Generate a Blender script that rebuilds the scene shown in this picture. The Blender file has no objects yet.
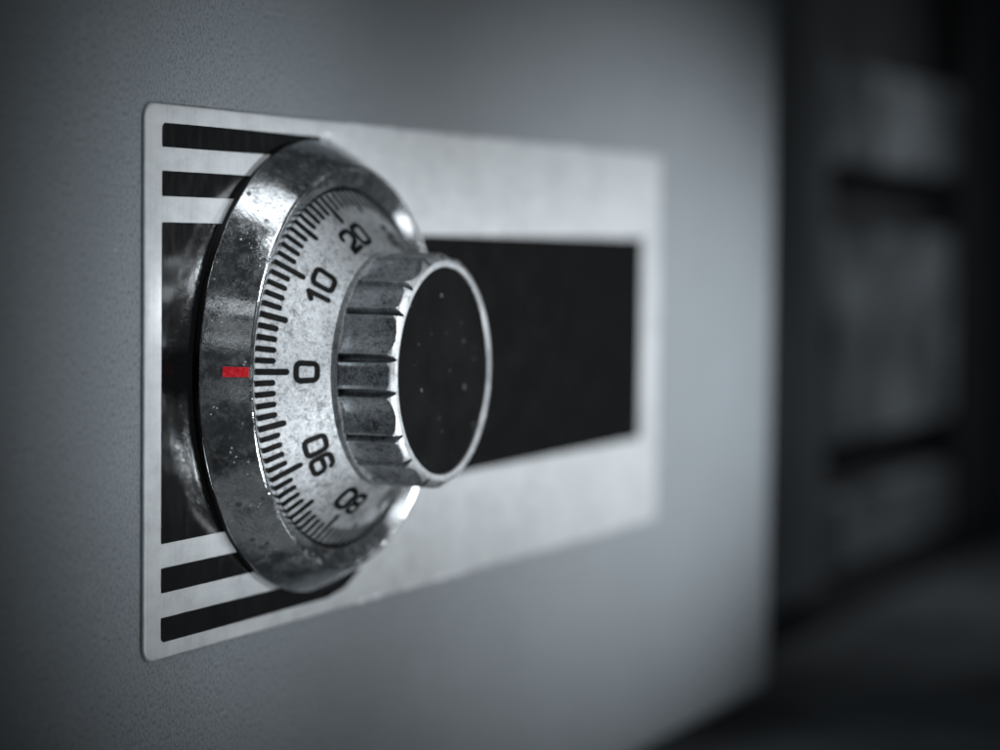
import bpy, math, random
from mathutils import Matrix, Vector
random.seed(7)
sc = bpy.context.scene
col = sc.collection
PI = math.pi
# One unit is about 5 cm. The safe front is the plane Y = 0 and faces -Y; X runs right, Z up;
# the axis of the combination dial is the Y axis. "d" below is the distance in front of the safe.

KS, KD = 1.021, -.0783      # the dial's own measures (r, d) to scene units: r * KS, d * KS + KD
# ------------------------------------------------------------------ helpers
def link(name, verts, faces, mats, parent=None, fmat=None, smooth=None):
    me = bpy.data.meshes.new(name)
    me.from_pydata([tuple(v) for v in verts], [], faces)
    for m in (mats if isinstance(mats, (list, tuple)) else [mats]):
        me.materials.append(m)
    if fmat:
        me.polygons.foreach_set('material_index', fmat)
    if smooth is not None:
        me.polygons.foreach_set('use_smooth', [True] * len(me.polygons))
        me.set_sharp_from_angle(angle=math.radians(smooth))
    me.update()
    o = bpy.data.objects.new(name, me)
    col.objects.link(o)
    o.parent = parent
    return o

def tag(o, label=None, cat=None, group=None, kind=None):
    for k, v in (('label', label), ('category', cat), ('group', group), ('kind', kind)):
        if v:
            o[k] = v
    return o

def empty(name, loc=(0, 0, 0)):
    o = bpy.data.objects.new(name, None)
    o.empty_display_size = .2
    o.location = loc
    col.objects.link(o)
    return o

def lathe(name, prof, mats, parent=None, segs=256, smooth=28, close=False, fmat=None, cap=False):
    """prof: list of (r, d) turned about the dial axis."""
    V, F = [], []
    n = len(prof)
    for i in range(segs):
        t = 2 * PI * i / segs
        for r, d in prof:
            V.append((-r * KS * math.cos(t), -(d * KS + KD), r * KS * math.sin(t)))
    m = n if close else n - 1
    for i in range(segs):
        j = (i + 1) % segs
        for k in range(m):
            l = (k + 1) % n
            F.append((i * n + k, i * n + l, j * n + l, j * n + k))
    if cap:
        F.append(tuple(i * n + n - 1 for i in range(segs)))
    return link(name, V, F, mats, parent, fmat, smooth)

def fillet(pts, r, k=5):
    """rounds the inner corners of an open polyline of (r, d) points."""
    out = [pts[0]]
    for i in range(1, len(pts) - 1):
        rad = r[i] if isinstance(r, (list, tuple)) else r
        p, a, b = Vector(pts[i]), Vector(pts[i - 1]), Vector(pts[i + 1])
        u, v = (a - p), (b - p)
        c = min(rad, u.length * .45, v.length * .45)
        if c < 1e-5:
            out.append(pts[i]); continue
        s, e = p + u.normalized() * c, p + v.normalized() * c
        for q in range(k + 1):
            t = q / k
            w = s * (1 - t) ** 2 + p * 2 * t * (1 - t) + e * t * t
            out.append((w.x, w.y))
    out.append(pts[-1])
    return out

def rrect(x0, x1, z0, z1, r, k=8):
    P = []
    for cx, cz, a0 in ((x1 - r, z1 - r, 0), (x0 + r, z1 - r, 90), (x0 + r, z0 + r, 180), (x1 - r, z0 + r, 270)):
        for i in range(k + 1):
            a = math.radians(a0 + 90 * i / k)
            P.append((cx + r * math.cos(a), cz + r * math.sin(a)))
    return P

def slab(name, outline, d0, d1, mats, parent, bev=0.0, k=3):
    """flat plate with outline (x, z), back at d0, front at d1, rounded front rim."""
    n = len(outline)
    cx = sum(p[0] for p in outline) / n; cz = sum(p[1] for p in outline) / n
    def inset(e):
        Q = []
        for i in range(n):
            a, b = Vector(outline[i - 1]), Vector(outline[(i + 1) % n])
            t = (b - a).normalized(); nn = Vector((-t.y, t.x))
            q = Vector(outline[i]) + nn * e
            Q.append((q.x, q.y))
        return Q
    rings = [(outline, d0)]
    if bev:
        for i in range(k + 1):
            a = PI / 2 * i / k
            rings.append((inset(bev * (1 - math.cos(a))), d1 - bev + bev * math.sin(a)))
    else:
        rings.append((outline, d1))
    V, F = [], []
    for ring, d in rings:
        V += [(x, -d, z) for x, z in ring]
    for q in range(len(rings) - 1):
        for i in range(n):
            j = (i + 1) % n
            F.append((q * n + i, q * n + j, (q + 1) * n + j, (q + 1) * n + i))
    F.append(tuple((len(rings) - 1) * n + i for i in range(n)))
    return link(name, V, F, mats, parent, None, 40)

def box(name, x0, x1, y0, y1, z0, z1, mat, parent=None, bev=.02, seg=3):
    V = [(x, y, z) for x in (x0, x1) for y in (y0, y1) for z in (z0, z1)]
    F = [(0, 1, 3, 2), (4, 6, 7, 5), (0, 4, 5, 1), (2, 3, 7, 6), (0, 2, 6, 4), (1, 5, 7, 3)]
    o = link(name, V, F, mat, parent)
    if bev:
        m = o.modifiers.new('bevel', 'BEVEL'); m.width = bev; m.segments = seg; m.limit_method = 'NONE'
        o.data.polygons.foreach_set('use_smooth', [True] * 6)
        w = o.modifiers.new('wn', 'WEIGHTED_NORMAL'); w.keep_sharp = False
    return o

# ------------------------------------------------------------------ materials
class N:
    def __init__(s, name):
        s.m = bpy.data.materials.new(name); s.m.use_nodes = True
        s.t = s.m.node_tree; s.b = s.t.nodes['Principled BSDF']
        s.co = s.t.nodes.new('ShaderNodeTexCoord').outputs['Object']
    def node(s, kind, **kw):
        n = s.t.nodes.new(kind)
        for k, v in kw.items():
            if k in n.inputs: s.put(n.inputs[k], v)
            else: setattr(n, k, v)
        return n
    def put(s, sock, v):
        if isinstance(v, bpy.types.NodeSocket): s.t.links.new(v, sock)
        else: sock.default_value = v
    def mapping(s, scale=(1, 1, 1), loc=(0, 0, 0)):
        n = s.t.nodes.new('ShaderNodeMapping'); s.put(n.inputs['Vector'], s.co)
        n.inputs['Scale'].default_value = scale; n.inputs['Location'].default_value = loc
        return n.outputs[0]
    def noise(s, scale, detail=3, rough=.55, vec=None, dist=0):
        n = s.t.nodes.new('ShaderNodeTexNoise'); s.put(n.inputs['Vector'], vec or s.co)
        n.inputs['Scale'].default_value = scale; n.inputs['Detail'].default_value = detail
        n.inputs['Roughness'].default_value = rough; n.inputs['Distortion'].default_value = dist
        return n.outputs[0]
    def voronoi(s, scale, vec=None, rand=1):
        n = s.t.nodes.new('ShaderNodeTexVoronoi'); s.put(n.inputs['Vector'], vec or s.co)
        n.inputs['Scale'].default_value = scale; n.inputs['Randomness'].default_value = rand
        return n
    def rng(s, v, a, b, c, d, smooth=False):
        n = s.t.nodes.new('ShaderNodeMapRange')
        if smooth: n.interpolation_type = 'SMOOTHSTEP'
        s.put(n.inputs[0], v)
        for i, x in enumerate((a, b, c, d)): s.put(n.inputs[1 + i], x)
        return n.outputs[0]
    def math(s, op, a, b=0.0, clamp=False):
        n = s.t.nodes.new('ShaderNodeMath'); n.operation = op; n.use_clamp = clamp
        s.put(n.inputs[0], a); s.put(n.inputs[1], b)
        return n.outputs[0]
    def mix(s, f, a, b):
        n = s.t.nodes.new('ShaderNodeMix'); n.data_type = 'RGBA'
        s.put(n.inputs[0], f); s.put(n.inputs[6], a); s.put(n.inputs[7], b)
        return n.outputs[2]
    def ramp(s, f, stops):
        n = s.t.nodes.new('ShaderNodeValToRGB'); s.put(n.inputs[0], f)
        e = n.color_ramp.elements
        while len(e) < len(stops): e.new(.5)
        for i, (p, c) in enumerate(stops): e[i].position = p; e[i].color = g(c)
        return n.outputs[0]
    def set(s, **kw):
        for k, v in kw.items():
            s.put(s.b.inputs[k.replace('_', ' ')], v)
        return s.m
    def bump(s, h, strength=.3, dist=.01, prev=None):
        n = s.t.nodes.new('ShaderNodeBump'); s.put(n.inputs['Height'], h)
        n.inputs['Strength'].default_value = strength; n.inputs['Distance'].default_value = dist
        if prev: s.put(n.inputs['Normal'], prev)
        return n.outputs[0]

def g(v, cool=1.0):
    """cool grey of value v"""
    if isinstance(v, (tuple, list)): return tuple(v) if len(v) == 4 else (*v, 1)
    return (v * (1 - .055 * cool), v * (1 + .0 * cool), v * (1 + .045 * cool), 1)

def mat_paint():
    n = N('painted_steel')
    a = n.noise(110, 2, .55)
    b = n.noise(112, 2.5, .55, n.mapping((1.2, 1.2, .66)))
    c = n.noise(2.2, 3)
    sp = n.noise(200, 2, .6)
    cl = n.mix(n.rng(sp, .35, .68, 0, 1), g(.132, 2.1), g(.190, 2.1))
    cl = n.mix(n.rng(b, .37, .54, .62, 0, True), cl, g(.052, 2.1))
    cl = n.mix(n.rng(c, .35, .7, 0, .2), cl, g(.10, 2.1))
    st = n.noise(6, 5, .7, n.mapping((1.6, 1, .7)), 1.2)
    cl = n.mix(n.rng(st, .56, .72, 0, .16, True), cl, g(.26, 2))
    vs = n.voronoi(9)
    sk = n.math('MULTIPLY', n.rng(vs.outputs['Distance'], .025, .06, 1, 0, True), n.rng(n.noise(3.3, 2), .52, .58, 0, .6))
    cl = n.mix(sk, cl, g(.42, 1.2))
    h = n.math('ADD', n.math('MULTIPLY', b, 1.0), n.math('MULTIPLY', a, .5))
    nb = n.bump(h, .55, .010)
    return n.set(Base_Color=cl, Roughness=n.rng(a, .3, .7, .46, .56), Metallic=.15, Specular_IOR_Level=.2, Normal=nb)

def mat_plate():
    n = N('brushed_aluminium')
    br = n.noise(10, 4, .6, n.mapping((9, 1, .30)))
    bl = n.noise(3.2, 4, .6)
    sp = n.noise(130, 2, .6)
    v = n.math('ADD', n.math('MULTIPLY', br, .3), n.math('ADD', n.math('MULTIPLY', bl, .5), n.math('MULTIPLY', sp, .2)))
    bm = n.noise(15, 5, .65, n.mapping((.7, 1, 1.3)))
    cl = n.ramp(n.math('ADD', n.math('MULTIPLY', v, .6), n.math('MULTIPLY', bm, .4)), [(.36, .27), (.5, .35), (.64, .41)])
    nb = n.bump(n.math('ADD', n.math('MULTIPLY', br, .5), n.math('MULTIPLY', sp, .5)), .06, .003)
    return n.set(Base_Color=cl, Roughness=n.rng(sp, .3, .7, .42, .50), Metallic=.22, Specular_IOR_Level=.25,
                 Coat_Weight=.2, Coat_Roughness=.10, Coat_IOR=1.4, Normal=nb)

def mat_print():
    n = N('black_print')
    a = n.noise(11, 3, .5, n.mapping((3, 1, .9))); s = n.noise(70, 3)
    cl = n.mix(n.rng(s, .6, .78, 0, .5), g(.0025), g(.012))
    nb = n.bump(n.math('ADD', a, n.math('MULTIPLY', s, .12)), .025, .01)
    # gloss taken out beside the index to suppress the red mark's reflection
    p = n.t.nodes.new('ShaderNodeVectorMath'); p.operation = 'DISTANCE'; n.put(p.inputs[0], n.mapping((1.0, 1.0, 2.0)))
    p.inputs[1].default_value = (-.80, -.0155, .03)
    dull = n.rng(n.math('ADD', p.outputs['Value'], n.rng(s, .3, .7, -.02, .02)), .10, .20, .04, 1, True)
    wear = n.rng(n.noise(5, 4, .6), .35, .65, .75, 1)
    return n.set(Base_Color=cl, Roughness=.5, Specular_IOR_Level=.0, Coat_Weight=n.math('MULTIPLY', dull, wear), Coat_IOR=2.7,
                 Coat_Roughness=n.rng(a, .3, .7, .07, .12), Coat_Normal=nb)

def mat_gasket():
    n = N('dark_gasket')
    return n.set(Base_Color=g(.008), Roughness=.5, Specular_IOR_Level=.3)

def mat_chrome():
    n = N('worn_chrome')
    a = n.noise(13, 5, .62); s = n.noise(95, 3, .6)
    v = n.voronoi(19)
    warp = n.math('ADD', v.outputs['Distance'], n.rng(n.noise(60, 2), .3, .7, -.06, .06))
    pit = n.math('MULTIPLY', n.rng(warp, .13, .20, 1, 0, True), n.rng(n.noise(5, 2, .5, n.mapping((1, 1, 1), (3, 1, 2))), .38, .48, 0, 1, True))
    w = n.noise(20, 4, .6, None, 2.6)
    scr = n.math('MULTIPLY', n.rng(n.math('ABSOLUTE', n.math('SUBTRACT', w, .5)), .006, .020, 1, 0, True),
                 n.rng(n.noise(6.5, 2, .5, n.mapping((1, 1, 1), (7, 4, 1))), .47, .53, 0, 1, True))
    flaw = n.math('MAXIMUM', pit, scr)
    cl = n.ramp(n.math('ADD', n.math('MULTIPLY', a, .6), n.math('MULTIPLY', s, .4)), [(.32, .30), (.46, .55), (.58, .68), (.72, .42)])
    cl = n.mix(n.math('MULTIPLY', flaw, .8), cl, g(.05))
    nb = n.bump(n.math('ADD', n.math('MULTIPLY', a, .5), n.math('MULTIPLY', s, .14)), .09, .02)
    nb = n.bump(flaw, -.3, .006, nb)
    d1 = n.voronoi(52); d2 = n.voronoi(30)
    w2 = n.noise(34, 4, .6, None, 3.0)
    dust = n.math('MULTIPLY', n.rng(d1.outputs['Distance'], .10, .22, 1, 0, True), n.rng(n.noise(11, 3, .6, n.mapping((1, 1, 1), (1, 5, 2))), .52, .62, 0, 1, True))
    curl = n.math('MULTIPLY', n.rng(n.math('ABSOLUTE', n.math('SUBTRACT', w2, .5)), .004, .014, 1, 0, True), n.rng(n.noise(8, 2, .5, n.mapping((1, 1, 1), (2, 8, 5))), .55, .62, 0, 1, True))
    film = n.rng(n.noise(30, 5, .7), .45, .72, .025, .14, True)
    dust = n.math('MAXIMUM', n.math('MAXIMUM', dust, curl), film)
    rg = n.math('ADD', n.rng(a, .35, .7, .05, .16), n.math('MULTIPLY', n.math('MAXIMUM', flaw, dust), .3))
    cl = n.mix(n.math('MULTIPLY', dust, .8), cl, g(.25))
    return n.set(Base_Color=cl, Roughness=rg, Metallic=n.rng(dust, 0, 1, 1, .15), Normal=n.bump(dust, .12, .006, nb))

def mat_cast(name, lo, mid, hi, r0, r1, blotch=.5, bump=.25):
    n = N(name)
    f = n.noise(150, 3, .65); m = n.noise(48, 4, .65); b = n.noise(9, 4, .65)
    v = n.math('ADD', n.math('MULTIPLY', f, .42), n.math('ADD', n.math('MULTIPLY', m, .58 - blotch * .4), n.math('MULTIPLY', b, blotch * .4)))
    cl = n.ramp(v, [(.40, lo), (.48, mid), (.57, hi)])
    gr = n.rng(n.noise(95, 2, .5), .66, .74, 0, .75, True)
    cl = n.mix(n.math('MULTIPLY', gr, n.rng(b, .45, .62, 0, 1)), cl, g(lo * .4))
    nb = n.bump(n.math('ADD', n.math('MULTIPLY', f, .7), n.math('MULTIPLY', m, .6)), bump, .004)
    return n.set(Base_Color=cl, Roughness=n.rng(b, .3, .7, r0, r1), Metallic=.85, Normal=nb)

def mat_ink():
    n = N('black_fill')
    s = n.noise(120, 3, .6)
    return n.set(Base_Color=n.mix(n.rng(s, .55, .75, 0, .7), g(.004), g(.018)), Roughness=.5, Specular_IOR_Level=.06,
                 Normal=n.bump(s, .3, .004))

def mat_red():
    n = N('red_enamel')
    s = n.noise(70, 3, .65)
    cl = n.mix(n.rng(s, .44, .70, 0, 1), (.44, .008, .016, 1), (.56, .035, .045, 1))
    return n.set(Base_Color=cl, Roughness=.42, Specular_IOR_Level=.25, Coat_Weight=.5, Coat_Roughness=.15, Normal=n.bump(s, .35, .006))

def mat_disc():
    n = N('black_cap')
    mp = n.t.nodes.new('ShaderNodeMapping'); n.put(mp.inputs[0], n.co); mp.inputs['Rotation'].default_value = (PI / 2, 0, 0)
    def dust(scale, keep, r0, r1, seed):
        v = n.voronoi(scale, mp.outputs[0]); v.voronoi_dimensions = '2D'
        r = n.t.nodes.new('ShaderNodeSeparateColor'); n.put(r.inputs[0], v.outputs['Color'])
        size = n.rng(r.outputs[seed], keep, 1, .0, r1)
        d = n.math('ADD', v.outputs['Distance'], n.rng(n.noise(90, 2), .3, .7, -r0, r0))
        return n.math('MULTIPLY', n.rng(n.math('SUBTRACT', size, d), 0, .03, 0, 1), n.rng(r.outputs[(seed + 1) % 3], .1, 1, .06, .8))
    dot = n.math('MAXIMUM', dust(13, .80, .05, .11, 0), dust(34, .90, .05, .16, 1))
    a = n.noise(6, 4, .6); s = n.noise(110, 2)
    cl = n.mix(n.rng(a, .4, .75, 0, .6), g(.004), g(.010))
    cl = n.mix(n.rng(s, .6, .75, 0, .25), cl, g(.02))
    cl = n.mix(dot, cl, g(.20))
    return n.set(Base_Color=cl, Roughness=n.rng(a, .3, .7, .34, .48), Specular_IOR_Level=.012, Coat_Weight=.05, Coat_Roughness=.12, Coat_IOR=1.4)

def mat_plain(name, v, rough, metal=0, var=.25, scale=3, spec=.4):
    n = N(name)
    a = n.noise(scale, 4, .6)
    return n.set(Base_Color=n.mix(n.rng(a, .3, .7, 0, 1), g(v * (1 - var), 1.8), g(v * (1 + var), 1.8)), Roughness=rough, Metallic=metal, Specular_IOR_Level=spec)

def mat_glue():
    n = N('clear_glue')
    s = n.noise(40, 3)
    return n.set(Base_Color=g(.80), Roughness=n.rng(s, .3, .7, .15, .4), Alpha=.45, Specular_IOR_Level=.6, Normal=n.bump(s, .4, .01))

M = dict(paint=mat_paint(), plate=mat_plate(), print=mat_print(), gasket=mat_gasket(), chrome=mat_chrome(),
         face=mat_cast('cast_dial_metal', .13, .29, .40, .52, .64, .5, .34),
         knob=mat_cast('cast_knob_metal', .07, .33, .60, .34, .46, .75, .35),
         rim=mat_cast('polished_knob_rim', .26, .40, .50, .34, .46, .3, .15),
         ink=mat_ink(), red=mat_red(), disc=mat_disc(), glue=mat_glue(),
         floor=mat_plain('dark_floor', .13, .6, 0, .6, .9, .2),
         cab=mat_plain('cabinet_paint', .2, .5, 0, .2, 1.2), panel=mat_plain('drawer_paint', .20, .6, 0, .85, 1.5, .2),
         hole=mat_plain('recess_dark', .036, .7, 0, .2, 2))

# ------------------------------------------------------------------ setting
fl = box('floor', -9, 16, -1.5, 9, -2.3, -2, M['floor'], None, bev=.03)
tag(fl, kind='structure')
bw = link('wall', [(-9, 9, -2.3), (16, 9, -2.3), (16, 9, 12), (-9, 9, 12)], [(0, 1, 2, 3)], M['hole'])
tag(bw, kind='structure')

# neighbouring cabinet beyond the right edge of the safe, front at Y = 0.55
cb = empty('cabinet', (9.0, 2.5, -2))
tag(cb, 'dark grey drawer cabinet standing blurred beyond the right edge of the safe', 'cabinet')
def cpart(name, *a, **k):
    o = box(name, *a, **k); o.parent = cb; o.matrix_parent_inverse = Matrix.Translation((-9.0, -2.5, 2)); return o
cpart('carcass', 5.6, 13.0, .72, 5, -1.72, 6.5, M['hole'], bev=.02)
cpart('plinth', 5.7, 12.9, .60, 4.9, -1.998, -1.725, M['hole'], bev=.01)
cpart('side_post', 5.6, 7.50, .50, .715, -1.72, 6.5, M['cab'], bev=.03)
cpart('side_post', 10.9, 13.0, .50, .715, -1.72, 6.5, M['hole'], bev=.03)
for z0, z1 in ((.90, 1.55), (-.85, .50), (-1.66, -1.20)):
    cpart('drawer_front', 7.58, 10.85, .55, .715, z0, z1, M['panel'], bev=.03)

# ------------------------------------------------------------------ the safe
S = empty('safe', (0, 0, -1.84))
tag(S, 'grey painted steel safe with a chrome combination dial on its metal faceplate', 'safe')
def sp(o):
    o.parent = S; o.matrix_parent_inverse = Matrix.Translation((0, 0, 1.84)); return o
sp(box('body', -4.4, 4.845, 0, 6, -1.84, 7.0, M['paint'], bev=.05, seg=5))
for x in (-4.0, 4.45):
    for y in (.5, 5.5):
        sp(box('foot', x - .2, x + .2, y - .2, y + .2, -1.998, -1.842, M['gasket'], bev=.02))

T = .014                     # thickness of the faceplate
plate = sp(slab('faceplate', rrect(-.976, 3.17, -.811, .789, .05), 0, T, M['plate'], None, bev=.008))
E1 = T + .0015
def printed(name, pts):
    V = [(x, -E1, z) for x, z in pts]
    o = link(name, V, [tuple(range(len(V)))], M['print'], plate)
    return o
XE = .12                     # the stripes stop behind the dial
def stripe(z0, z1, tl=False, bl=False):
    L = -.8885; r = .016
    P = [(XE, z0), (.24, z0 + .018), (.36, z1)] if bl else [(XE, z0), (XE, z1)]  # lowest stripe: tapered black tip painted in place of the ring's shadow
    P += [(L + r - r * math.sin(a), z1 - r + r * math.cos(a)) for a in [PI / 2 * i / 6 for i in range(7)]] if tl else [(L + .002, z1), (L, z1 - .002)]
    P += [(L + r - r * math.cos(a), z0 + r - r * math.sin(a)) for a in [PI / 2 * i / 6 for i in range(7)]] if bl else [(L, z0 + .002), (L + .002, z0)]
    return printed('stripe', P[::1])
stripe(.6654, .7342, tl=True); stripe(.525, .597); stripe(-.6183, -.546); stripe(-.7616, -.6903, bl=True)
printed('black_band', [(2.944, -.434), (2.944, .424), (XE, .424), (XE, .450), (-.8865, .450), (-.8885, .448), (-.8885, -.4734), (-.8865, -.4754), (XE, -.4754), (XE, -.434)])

# lumpy clear glue along the rim of the faceplate
def glue(x0, x1, z, n, seed, amp=1.0):
    rnd = random.Random(seed)
    V, F = [], []
    K = 8
    raw = [rnd.random() ** 2 for _ in range(n + 3)]
    for i in range(n + 1):
        x = x0 + (x1 - x0) * i / n
        e = min(1, i / 3, (n - i) / 3)
        v = (raw[i] + 2 * raw[i + 1] + raw[i + 2]) / 4
        w = (.005 + .011 * v * amp) * (.25 + .75 * e)
        h = (.008 + .012 * v) * (.3 + .7 * e)
        for k in range(K):
            a = PI * k / (K - 1)
            V.append((x, -(T * .3 + h * math.sin(a)), z + w * math.cos(a)))
    for i in range(n):
        for k in range(K - 1):
            F.append((i * K + k, i * K + k + 1, (i + 1) * K + k + 1, (i + 1) * K + k))
    return link('glue_bead', V, F, M['glue'], plate, None, 80)
glue(.06, 2.4, .781, 90, 3)
glue(.30, 1.2, -.803, 40, 5)
def blob(x, z, rx, rz, h, seed):
    rnd = random.Random(seed); V = [(x, -(T + h), z)]; F = []; n = 24
    lump = [1 + .12 * math.sin(2 * q * 2 * PI / n + seed) + .08 * math.sin(3 * q * 2 * PI / n + 2 * seed) for q in range(n)]
    for ri, hh in ((.45, .86), (.78, .5), (1, -.05)):
        for i in range(n):
            a = 2 * PI * i / n
            V.append((x + rx * ri * lump[i] * math.cos(a), -(T + h * hh), z + rz * ri * lump[i] * math.sin(a)))
    for i in range(n):
        j = (i + 1) % n
        F.append((0, 1 + j, 1 + i))
        for q in range(2):
            F.append((1 + q * n + i, 1 + q * n + j, 1 + (q + 1) * n + j, 1 + (q + 1) * n + i))
    return link('glue_blob', V, F, M['glue'], plate, None, 80)
blob(.10, .742, .055, .030, .012, 1)
blob(.66, .776, .030, .013, .010, 3)

# gasket and chrome ring of the dial
sp(lathe('gasket', [(.30, .0904), (.699, .0904), (.700, .098), (.6985, .1085), (.60, .1085)], M['gasket']))
TX = math.radians(1.1)       # the dial is turned a touch
ring_prof = fillet([(.64, .109), (.7045, .109), (.7060, .1135), (.6270, .2370), (.6175, .2410), (.6075, .2385), (.5640, .2180), (.5590, .150)],
                   [0, .002, .004, .018, .006, .006, .006, 0], 6)
ring = sp(lathe('dial_ring', ring_prof, M['chrome'], None, 384))

# red index mark, wrapped over the taper of the ring
def ring_pt(s, ang, lift):
    # s: 0..1 from the back to the front edge of the taper
    r, d = .7060 + (.6300 - .7060) * s, .1135 + (.2345 - .1135) * s
    L = math.hypot(.076, .121); r += .121 / L * lift; d += .076 / L * lift
    return (-r * KS * math.cos(ang), -(d * KS + KD), r * KS * math.sin(ang))
def index_mark():
    V, F = [], []
    hw = .0150
    for s, lift in ((.46, -.001), (.465, .0035), (.70, .004), (.94, .004), (.985, .0036), (.99, -.001)):
        for u, dl in ((-1.0, -.004), (-.94, 0), (0, .0006), (.94, 0), (1.0, -.004)):
            V.append(ring_pt(s, TX + .003 + hw * u / .655, lift + (dl if lift > 0 else 0)))
    for i in range(5):
        for k in range(4):
            F.append((i * 5 + k, i * 5 + k + 1, i * 5 + 6 + k, i * 5 + 5 + k))
    o = link('index_mark', V, F, M['red'], ring, None, 50)
    o['label'] = 'red index mark'
index_mark()

# numbered dial: a cone rising to the knob, its ticks in the same mesh
R0, D0, R1, D1 = .5497, .2071, .3660, .3565
CL = math.hypot(R0 - R1, D1 - D0)
CR, CD = (R1 - R0) / CL, (D1 - D0) / CL          # unit step up the cone, towards the knob
NR, ND = CD, -CR                                  # outward normal of the cone
def cone(v, ang, lift=0.0):
    """v: distance up the cone from its outer edge"""
    r = R0 + CR * v + NR * lift; d = D0 + CD * v + ND * lift
    return (-r * KS * math.cos(ang), -(d * KS + KD), r * KS * math.sin(ang))
def dial():
    prof = [(.5497, .140), (.5497, .2045), (.5487, .2078)] + [(R0 + CR * CL * i / 12, D0 + CD * CL * i / 12) for i in range(1, 12)] + \
           [(.3680, .3552), (.3655, .3568), (.3642, .3600), (.3638, .372), (.3625, .3750), (.340, .3755), (.25, .3755)]
    segs = 300; n = len(prof)
    V, F, fm = [], [], []
    for i in range(segs):
        t = 2 * PI * i / segs
        for r, d in prof: V.append((-r * KS * math.cos(t), -(d * KS + KD), r * KS * math.sin(t)))
    for i in range(segs):
        j = (i + 1) % segs
        for k in range(n - 1):
            F.append((i * n + k, i * n + k + 1, j * n + k + 1, j * n + k)); fm.append(0)
    for q in range(100):
        a = TX + 2 * PI * q / 100
        rin = .4665 if q % 10 == 0 else (.4815 if q % 5 == 0 else .5005)
        vin = (rin - R0) / CR
        w = .0088 if q % 5 else .0094
        b = len(V)
        # down the skirt, over the edge, up the cone, round end
        rows = [(-.062, w), (-.002, w), (.004, w)] + [(.004 + (vin - w - .004) * i / 3, w) for i in (1, 2, 3)]
        rows += [(vin - w + w * math.sin(PI / 2 * i / 5), w * math.cos(PI / 2 * i / 5)) for i in range(1, 6)]
        for v, hw in rows:
            for s in (-1, 1):
                r = R0 + CR * max(v, 0)
                ang = a + s * max(hw, .0002) / r
                if v < 0:
                    dd = D0 + v; rr = R0 + .0014
                    V.append((-rr * KS * math.cos(ang), -(dd * KS + KD), rr * KS * math.sin(ang)))
                else:
                    V.append(cone(v, ang, .0014))
        for i in range(len(rows) - 1):
            F.append((b + 2 * i, b + 2 * i + 2, b + 2 * i + 3, b + 2 * i + 1)); fm.append(1)
    return link('numbered_dial', V, F, [M['face'], M['ink']], None, fm, 30)
D = sp(dial())

# numerals: pen strokes laid on the cone, tops pointing outwards
def arc(cx, cy, rx, ry, a0, a1, k=6):
    return [(cx + rx * math.cos(math.radians(a0 + (a1 - a0) * i / k)), cy + ry * math.sin(math.radians(a0 + (a1 - a0) * i / k))) for i in range(k + 1)]
GW, GH, GR = .0500, .0672, .0150     # centre-line width, height and corner radius of a digit
def rr(x0, x1, y0, y1, r):
    return arc(x1 - r, y1 - r, r, r, 0, 90) + arc(x0 + r, y1 - r, r, r, 90, 180) + arc(x0 + r, y0 + r, r, r, 180, 270) + arc(x1 - r, y0 + r, r, r, 270, 360)
w_, h_, q_ = GW / 2, GH / 2, GR
GLYPH = {   # (points, closed)
 '0': [(rr(-w_, w_, -h_, h_, q_), True)],
 '1': [([(0.006, -h_), (0.006, h_)], False), ([(0.006, h_ - .001), (-.0125, h_ - .0135)], False)],
 '2': [(arc(-w_ + q_, h_ - q_, q_, q_, 185, 90) + arc(w_ - q_, h_ - q_, q_, q_, 90, 0) + arc(w_ - q_, .004, q_, q_, 0, -55, 4) + [(-w_ + .003, -h_ + .012), (-w_, -h_), (w_, -h_)], False)],
 '3': [(arc(-w_ + q_, h_ - q_, q_, q_, 180, 90) + arc(w_ - q_, h_ - q_, q_, q_, 90, 0) + arc(w_ - q_, q_, q_, q_, 0, -90) + [(-.004, 0)], False),
       ([(-.004, 0)] + arc(w_ - q_, -q_, q_, q_, 90, 0) + arc(w_ - q_, -h_ + q_, q_, q_, 0, -90) + arc(-w_ + q_, -h_ + q_, q_, q_, 270, 180), False)],
 '4': [([(.008, -h_), (.008, h_), (-w_, -.012), (w_, -.012)], False)],
 '5': [([(w_ - .002, h_), (-w_ + .002, h_), (-w_, .004)] + arc(w_ - q_, .006 - q_ + .004, q_, q_, 90, 0) + arc(w_ - q_, -h_ + q_, q_, q_, 0, -90) + arc(-w_ + q_, -h_ + q_, q_, q_, 270, 190), False)],
 '6': [(rr(-w_, w_, -h_, .005, q_), True), (arc(-w_ + q_, h_ - q_, q_, q_, 90, 180) + [(-w_, -.012)], False), ([(-w_ + q_, h_)] + arc(w_ - q_, h_ - q_, q_, q_, 90, 20), False)],
 '7': [([(-w_, h_), (w_, h_), (-.006, -h_)], False)],
 '8': [(rr(-w_ + .003, w_ - .003, .0015, h_, q_ * .9), True), (rr(-w_, w_, -h_, .0005, q_), True)],
 '9': [(rr(-w_, w_, -.005, h_, q_), True), ([(w_, .012)] + arc(w_ - q_, -h_ + q_, q_, q_, 0, -90) + arc(-w_ + q_, -h_ + q_, q_, q_, 270, 200), False)],
}
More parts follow.
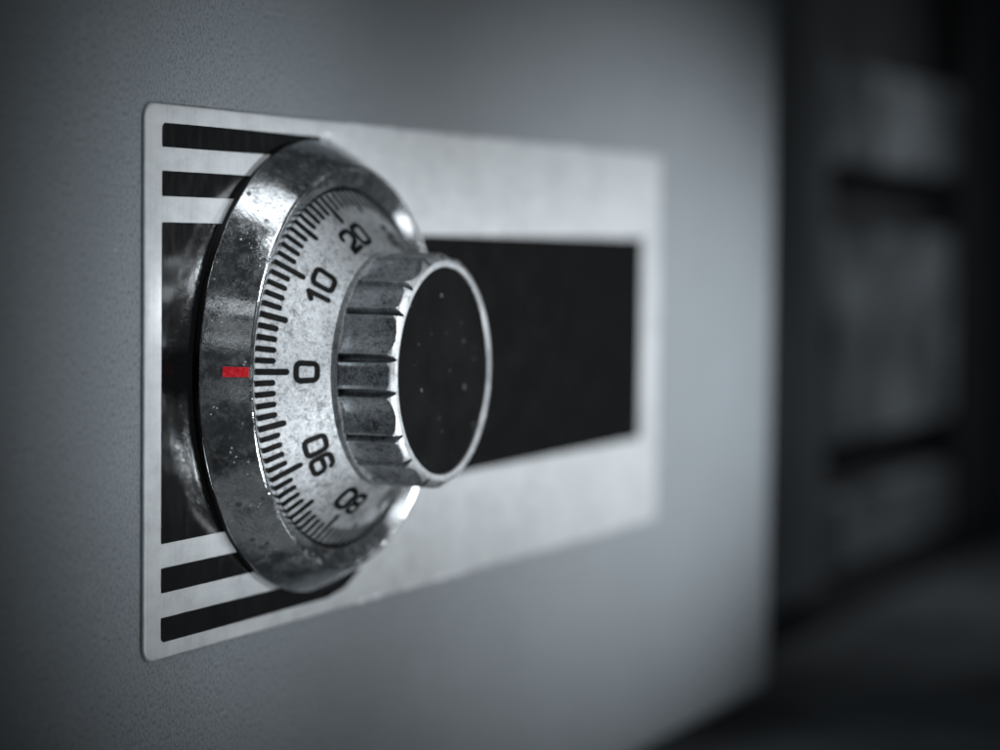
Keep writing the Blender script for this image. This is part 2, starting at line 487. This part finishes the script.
def numeral(text, n):
    PEN = .0086
    tc = TX + 2 * PI * n / 100 - (.012 if '1' in text else 0)
    vmid = (.4240 - R0) / CR
    rmid = .4240
    pitch = .0700
    V, F = [], []
    lift = [.0014]
    def put(x, y):
        V.append(cone(vmid - y, tc + x / rmid, lift[0])); return len(V) - 1
    for ci, ch in enumerate(text):
        ox = (ci - (len(text) - 1) / 2) * pitch * (1.0 if '1' not in text else .88)
        for pts, closed in GLYPH[ch]:
            # drop repeated points
            P = [pts[0]]
            for p in pts[1:]:
                if math.hypot(p[0] - P[-1][0], p[1] - P[-1][1]) > 2e-4: P.append(p)
            if closed and math.hypot(P[0][0] - P[-1][0], P[0][1] - P[-1][1]) < 2e-4: P.pop()
            m = len(P); rows = []
            for i in range(m):
                a = Vector(P[i - 1]) if (i > 0 or closed) else None
                b = Vector(P[(i + 1) % m]) if (i < m - 1 or closed) else None
                p = Vector(P[i])
                t1 = (p - a).normalized() if a is not None else (b - p).normalized()
                t2 = (b - p).normalized() if b is not None else t1
                t = (t1 + t2).normalized(); nn = Vector((-t.y, t.x))
                k = min(PEN / max(.45, nn.dot(Vector((-t1.y, t1.x)))), PEN * 1.6)
                rows.append((put(ox + p.x - nn.x * k, p.y - nn.y * k), put(ox + p.x + nn.x * k, p.y + nn.y * k)))
            for i in range(m if closed else m - 1):
                j = (i + 1) % m
                F.append((rows[i][0], rows[j][0], rows[j][1], rows[i][1]))
            if not closed:   # round pen ends
                for i, sgn in ((0, -1), (m - 1, 1)):
                    p = Vector(P[i]); o2 = Vector(P[1] if i == 0 else P[m - 2])
                    t = (p - o2).normalized(); nn = Vector((-t.y, t.x))
                    fan = [put(ox + p.x + PEN * (nn.x * math.cos(a) + t.x * math.sin(a)), p.y + PEN * (nn.y * math.cos(a) + t.y * math.sin(a))) for a in [PI * q / 8 for q in range(9)]]
                    F.append(tuple(fan[::-1]))
            lift[0] += .0003
    o = link('numeral', V, F, M['ink'], D)
    o['label'] = 'black number ' + text
for n in range(0, 100, 10):
    numeral(str(n), n)

# fluted grip knob
def knob():
    RL = .3600
    def wall(deg):
        """radius of the fluted wall: nine wide scallops and nine narrow lands"""
        a = (deg + .3) % 40.0
        if a > 20: a -= 40                # -20..20, narrow panel centred on 0, grooves at +-8.3
        m = abs(a)
        gd = abs(m - 8.3)
        r = RL
        if gd < 1.9:                      # V groove
            r = min(r, RL - .0270 * min(1.0, 1.25 * (1 - gd / 1.9)))
        if m > 8.3 + 2.6:                 # wide scallop centred on 20
            x = (20 - m) / (20 - 10.9); r = RL - .0150 * max(0.0, 1 - x * x) ** .8
        elif m < 8.3 - 2.4:               # narrow panel, nearly flat
            x = m / 5.9; r = RL - .0060 * (1 - x ** 6)
        return r
    ds = [.3745, .380, .392, .41, .43, .45, .47, .49, .50, .51] + [.516 + .0012 * i for i in range(29)]
    ds += [.5508, .5522, .5536, .5548, .5556]
    def cham(d):
        if d < .534: return 1.0
        if d < .548: return .3635 - (d - .534) * .95     # chamfer
        return .3502 - (d - .548) * 1.3
    segs = 1080; V, F, fm = [], [], []
    n = len(ds) + 4
    for i in range(segs):
        deg = 360 * i / segs; t = math.radians(deg) ; w = wall(deg)
        cs, sn = math.cos(t), math.sin(t)
        flag = []
        for d in ds:
            c = cham(d); r = min(w, c)
            # back end of each flute: step out to the collar
            V.append((-r * KS * cs, -(d * KS + KD), r * KS * sn)); flag.append(0 if w < c else 1)
        for r, d in ((.3370, .5568), (.3195, .5566), (.3172, .5545), (.3165, .5480)):
            V.append((-r * KS * cs, -(d * KS + KD), r * KS * sn)); flag.append(1)
        a = abs((deg + .3 + 20) % 40 - 20); worn = 1.75 < abs(a - 8.3) < 2.9
        for k in range(n - 1):
            fm.append(1 if (flag[k] and flag[k + 1]) or (worn and k > 1) else 0)
    for i in range(segs):
        j = (i + 1) % segs
        for k in range(n - 1):
            F.append((i * n + k, i * n + k + 1, j * n + k + 1, j * n + k))
    return link('grip_knob', V, F, [M['knob'], M['rim']], None, fm, 24)
K = sp(knob())
cap = lathe('knob_cap', fillet([(.3168, .5450), (.3168, .5505), (.3120, .5512), (.10, .5516), (.004, .5516)], .002, 3), M['disc'], K, 128, 40, cap=True)

# ------------------------------------------------------------------ light
def area(name, loc, target, size, power, sy=None, colr=(.95, .98, 1.0), spread=180):
    L = bpy.data.lights.new(name, 'AREA'); L.energy = power; L.color = colr
    L.spread = math.radians(spread); L.shape = 'RECTANGLE'; L.size = size; L.size_y = sy or size
    o = bpy.data.objects.new(name, L); col.objects.link(o); o.location = loc
    o.rotation_euler = (Vector(target) - Vector(loc)).to_track_quat('-Z', 'Y').to_euler()
    return o
def spot(name, loc, target, angle, power, radius=.3, colr=(.95, .98, 1.0)):
    L = bpy.data.lights.new(name, 'SPOT'); L.energy = power; L.color = colr
    L.spot_size = math.radians(angle); L.spot_blend = 1.0; L.shadow_soft_size = radius
    o = bpy.data.objects.new(name, L); col.objects.link(o); o.location = loc
    o.rotation_euler = (Vector(target) - Vector(loc)).to_track_quat('-Z', 'Y').to_euler()
    return o
area('ceiling_lamp', (-1.0, -3.4, 4.8), (-.2, -.1, -.1), 2.2, 4, 1.2, spread=40)
area('ceiling_panel', (-.15, -1.75, 5.2), (-.2, -.1, -.1), 2.0, 1.25, 1.2, spread=46)
spot('right_spot', (6.5, -6.5, -.1), (3.3, 0, -.2), 49.5, 5250, .6).scale = (1, .59, 1)  # added spot; its narrowed pool stands in for corner vignetting
area('side_pane_high', (3.7, -4.7, 1.7), (.2, -.1, .1), .6, .26, 1.5, spread=26)
area('side_pane_low', (3.7, -4.7, -2.7), (.2, -.1, .1), .6, .24, 1.7, spread=26)
area('low_fill', (-.4, -.85, -1.85), (-.4, -.3, 0), 2.6, .8, 1.0)  # unseen fill, added to lift the ring's lower reflections
area('upper_pane', (0, -7.0, 2.9), (-.45, 0, .05), .8, 4.8, .65, spread=20)
area('lower_pane', (0, -7.0, -3.3), (-.45, 0, .2), .95, 9.2, 1.25, spread=19)
area('back_pane', (-4.9, -3.3, 1.35), (-.65, -.1, .12), 1.2, .65, .45)
area('back_band_fill', (-4.7, -3.25, 2.0), (-.65, -.1, .12), 1.2, .4, .4)  # extra lamp added to break the ring's reflection into bands
area('back_pane_high', (-4.4, -3.15, 2.75), (-.65, -.1, .2), 1.2, 1.4, .45)
area('back_fill_low', (-4.9, -3.3, -.9), (-.65, -.1, -.2), 1.2, .35, .9)  # unseen fill, added to lift dark areas of the ring
area('cabinet_fill', (9.5, -3.2, 4.2), (9.2, .5, -.4), 1.5, 14, 1.5, spread=60)  # unseen fill, added to brighten the cabinet

W = bpy.data.worlds.new('World'); sc.world = W; W.use_nodes = True
W.node_tree.nodes['Background'].inputs[0].default_value = (.85, .93, 1, 1)
W.node_tree.nodes['Background'].inputs[1].default_value = .024

# ------------------------------------------------------------------ camera
cam = bpy.data.cameras.new('camera'); co = bpy.data.objects.new('camera', cam); col.objects.link(co)
pos = Vector((-6.81652, -3.75094, .40331))
yaw, pitch, roll = (math.radians(a) for a in (65.7383, -3.1363, .6055))
fw = Vector((math.sin(yaw) * math.cos(pitch), math.cos(yaw) * math.cos(pitch), math.sin(pitch)))
rt = Vector((math.cos(yaw), -math.sin(yaw), 0)); up = rt.cross(fw)
rt2 = rt * math.cos(roll) + up * math.sin(roll); up2 = -rt * math.sin(roll) + up * math.cos(roll)
co.matrix_world = Matrix(((rt2.x, up2.x, -fw.x, pos.x), (rt2.y, up2.y, -fw.y, pos.y), (rt2.z, up2.z, -fw.z, pos.z), (0, 0, 0, 1)))
cam.sensor_fit = 'HORIZONTAL'; cam.sensor_width = 36; cam.lens = 36 * 2423.56 / 1000
cam.clip_start = .05; cam.clip_end = 400
cam.dof.use_dof = True
cam.dof.focus_distance = 7.08
cam.dof.aperture_fstop = cam.lens / 1000 / .2
sc.camera = co

sc.render.engine = 'CYCLES'
sc.cycles.use_denoising = True
sc.view_settings.view_transform = 'Standard'; sc.view_settings.look = 'None'
sc.view_settings.exposure = 0; sc.view_settings.gamma = 1
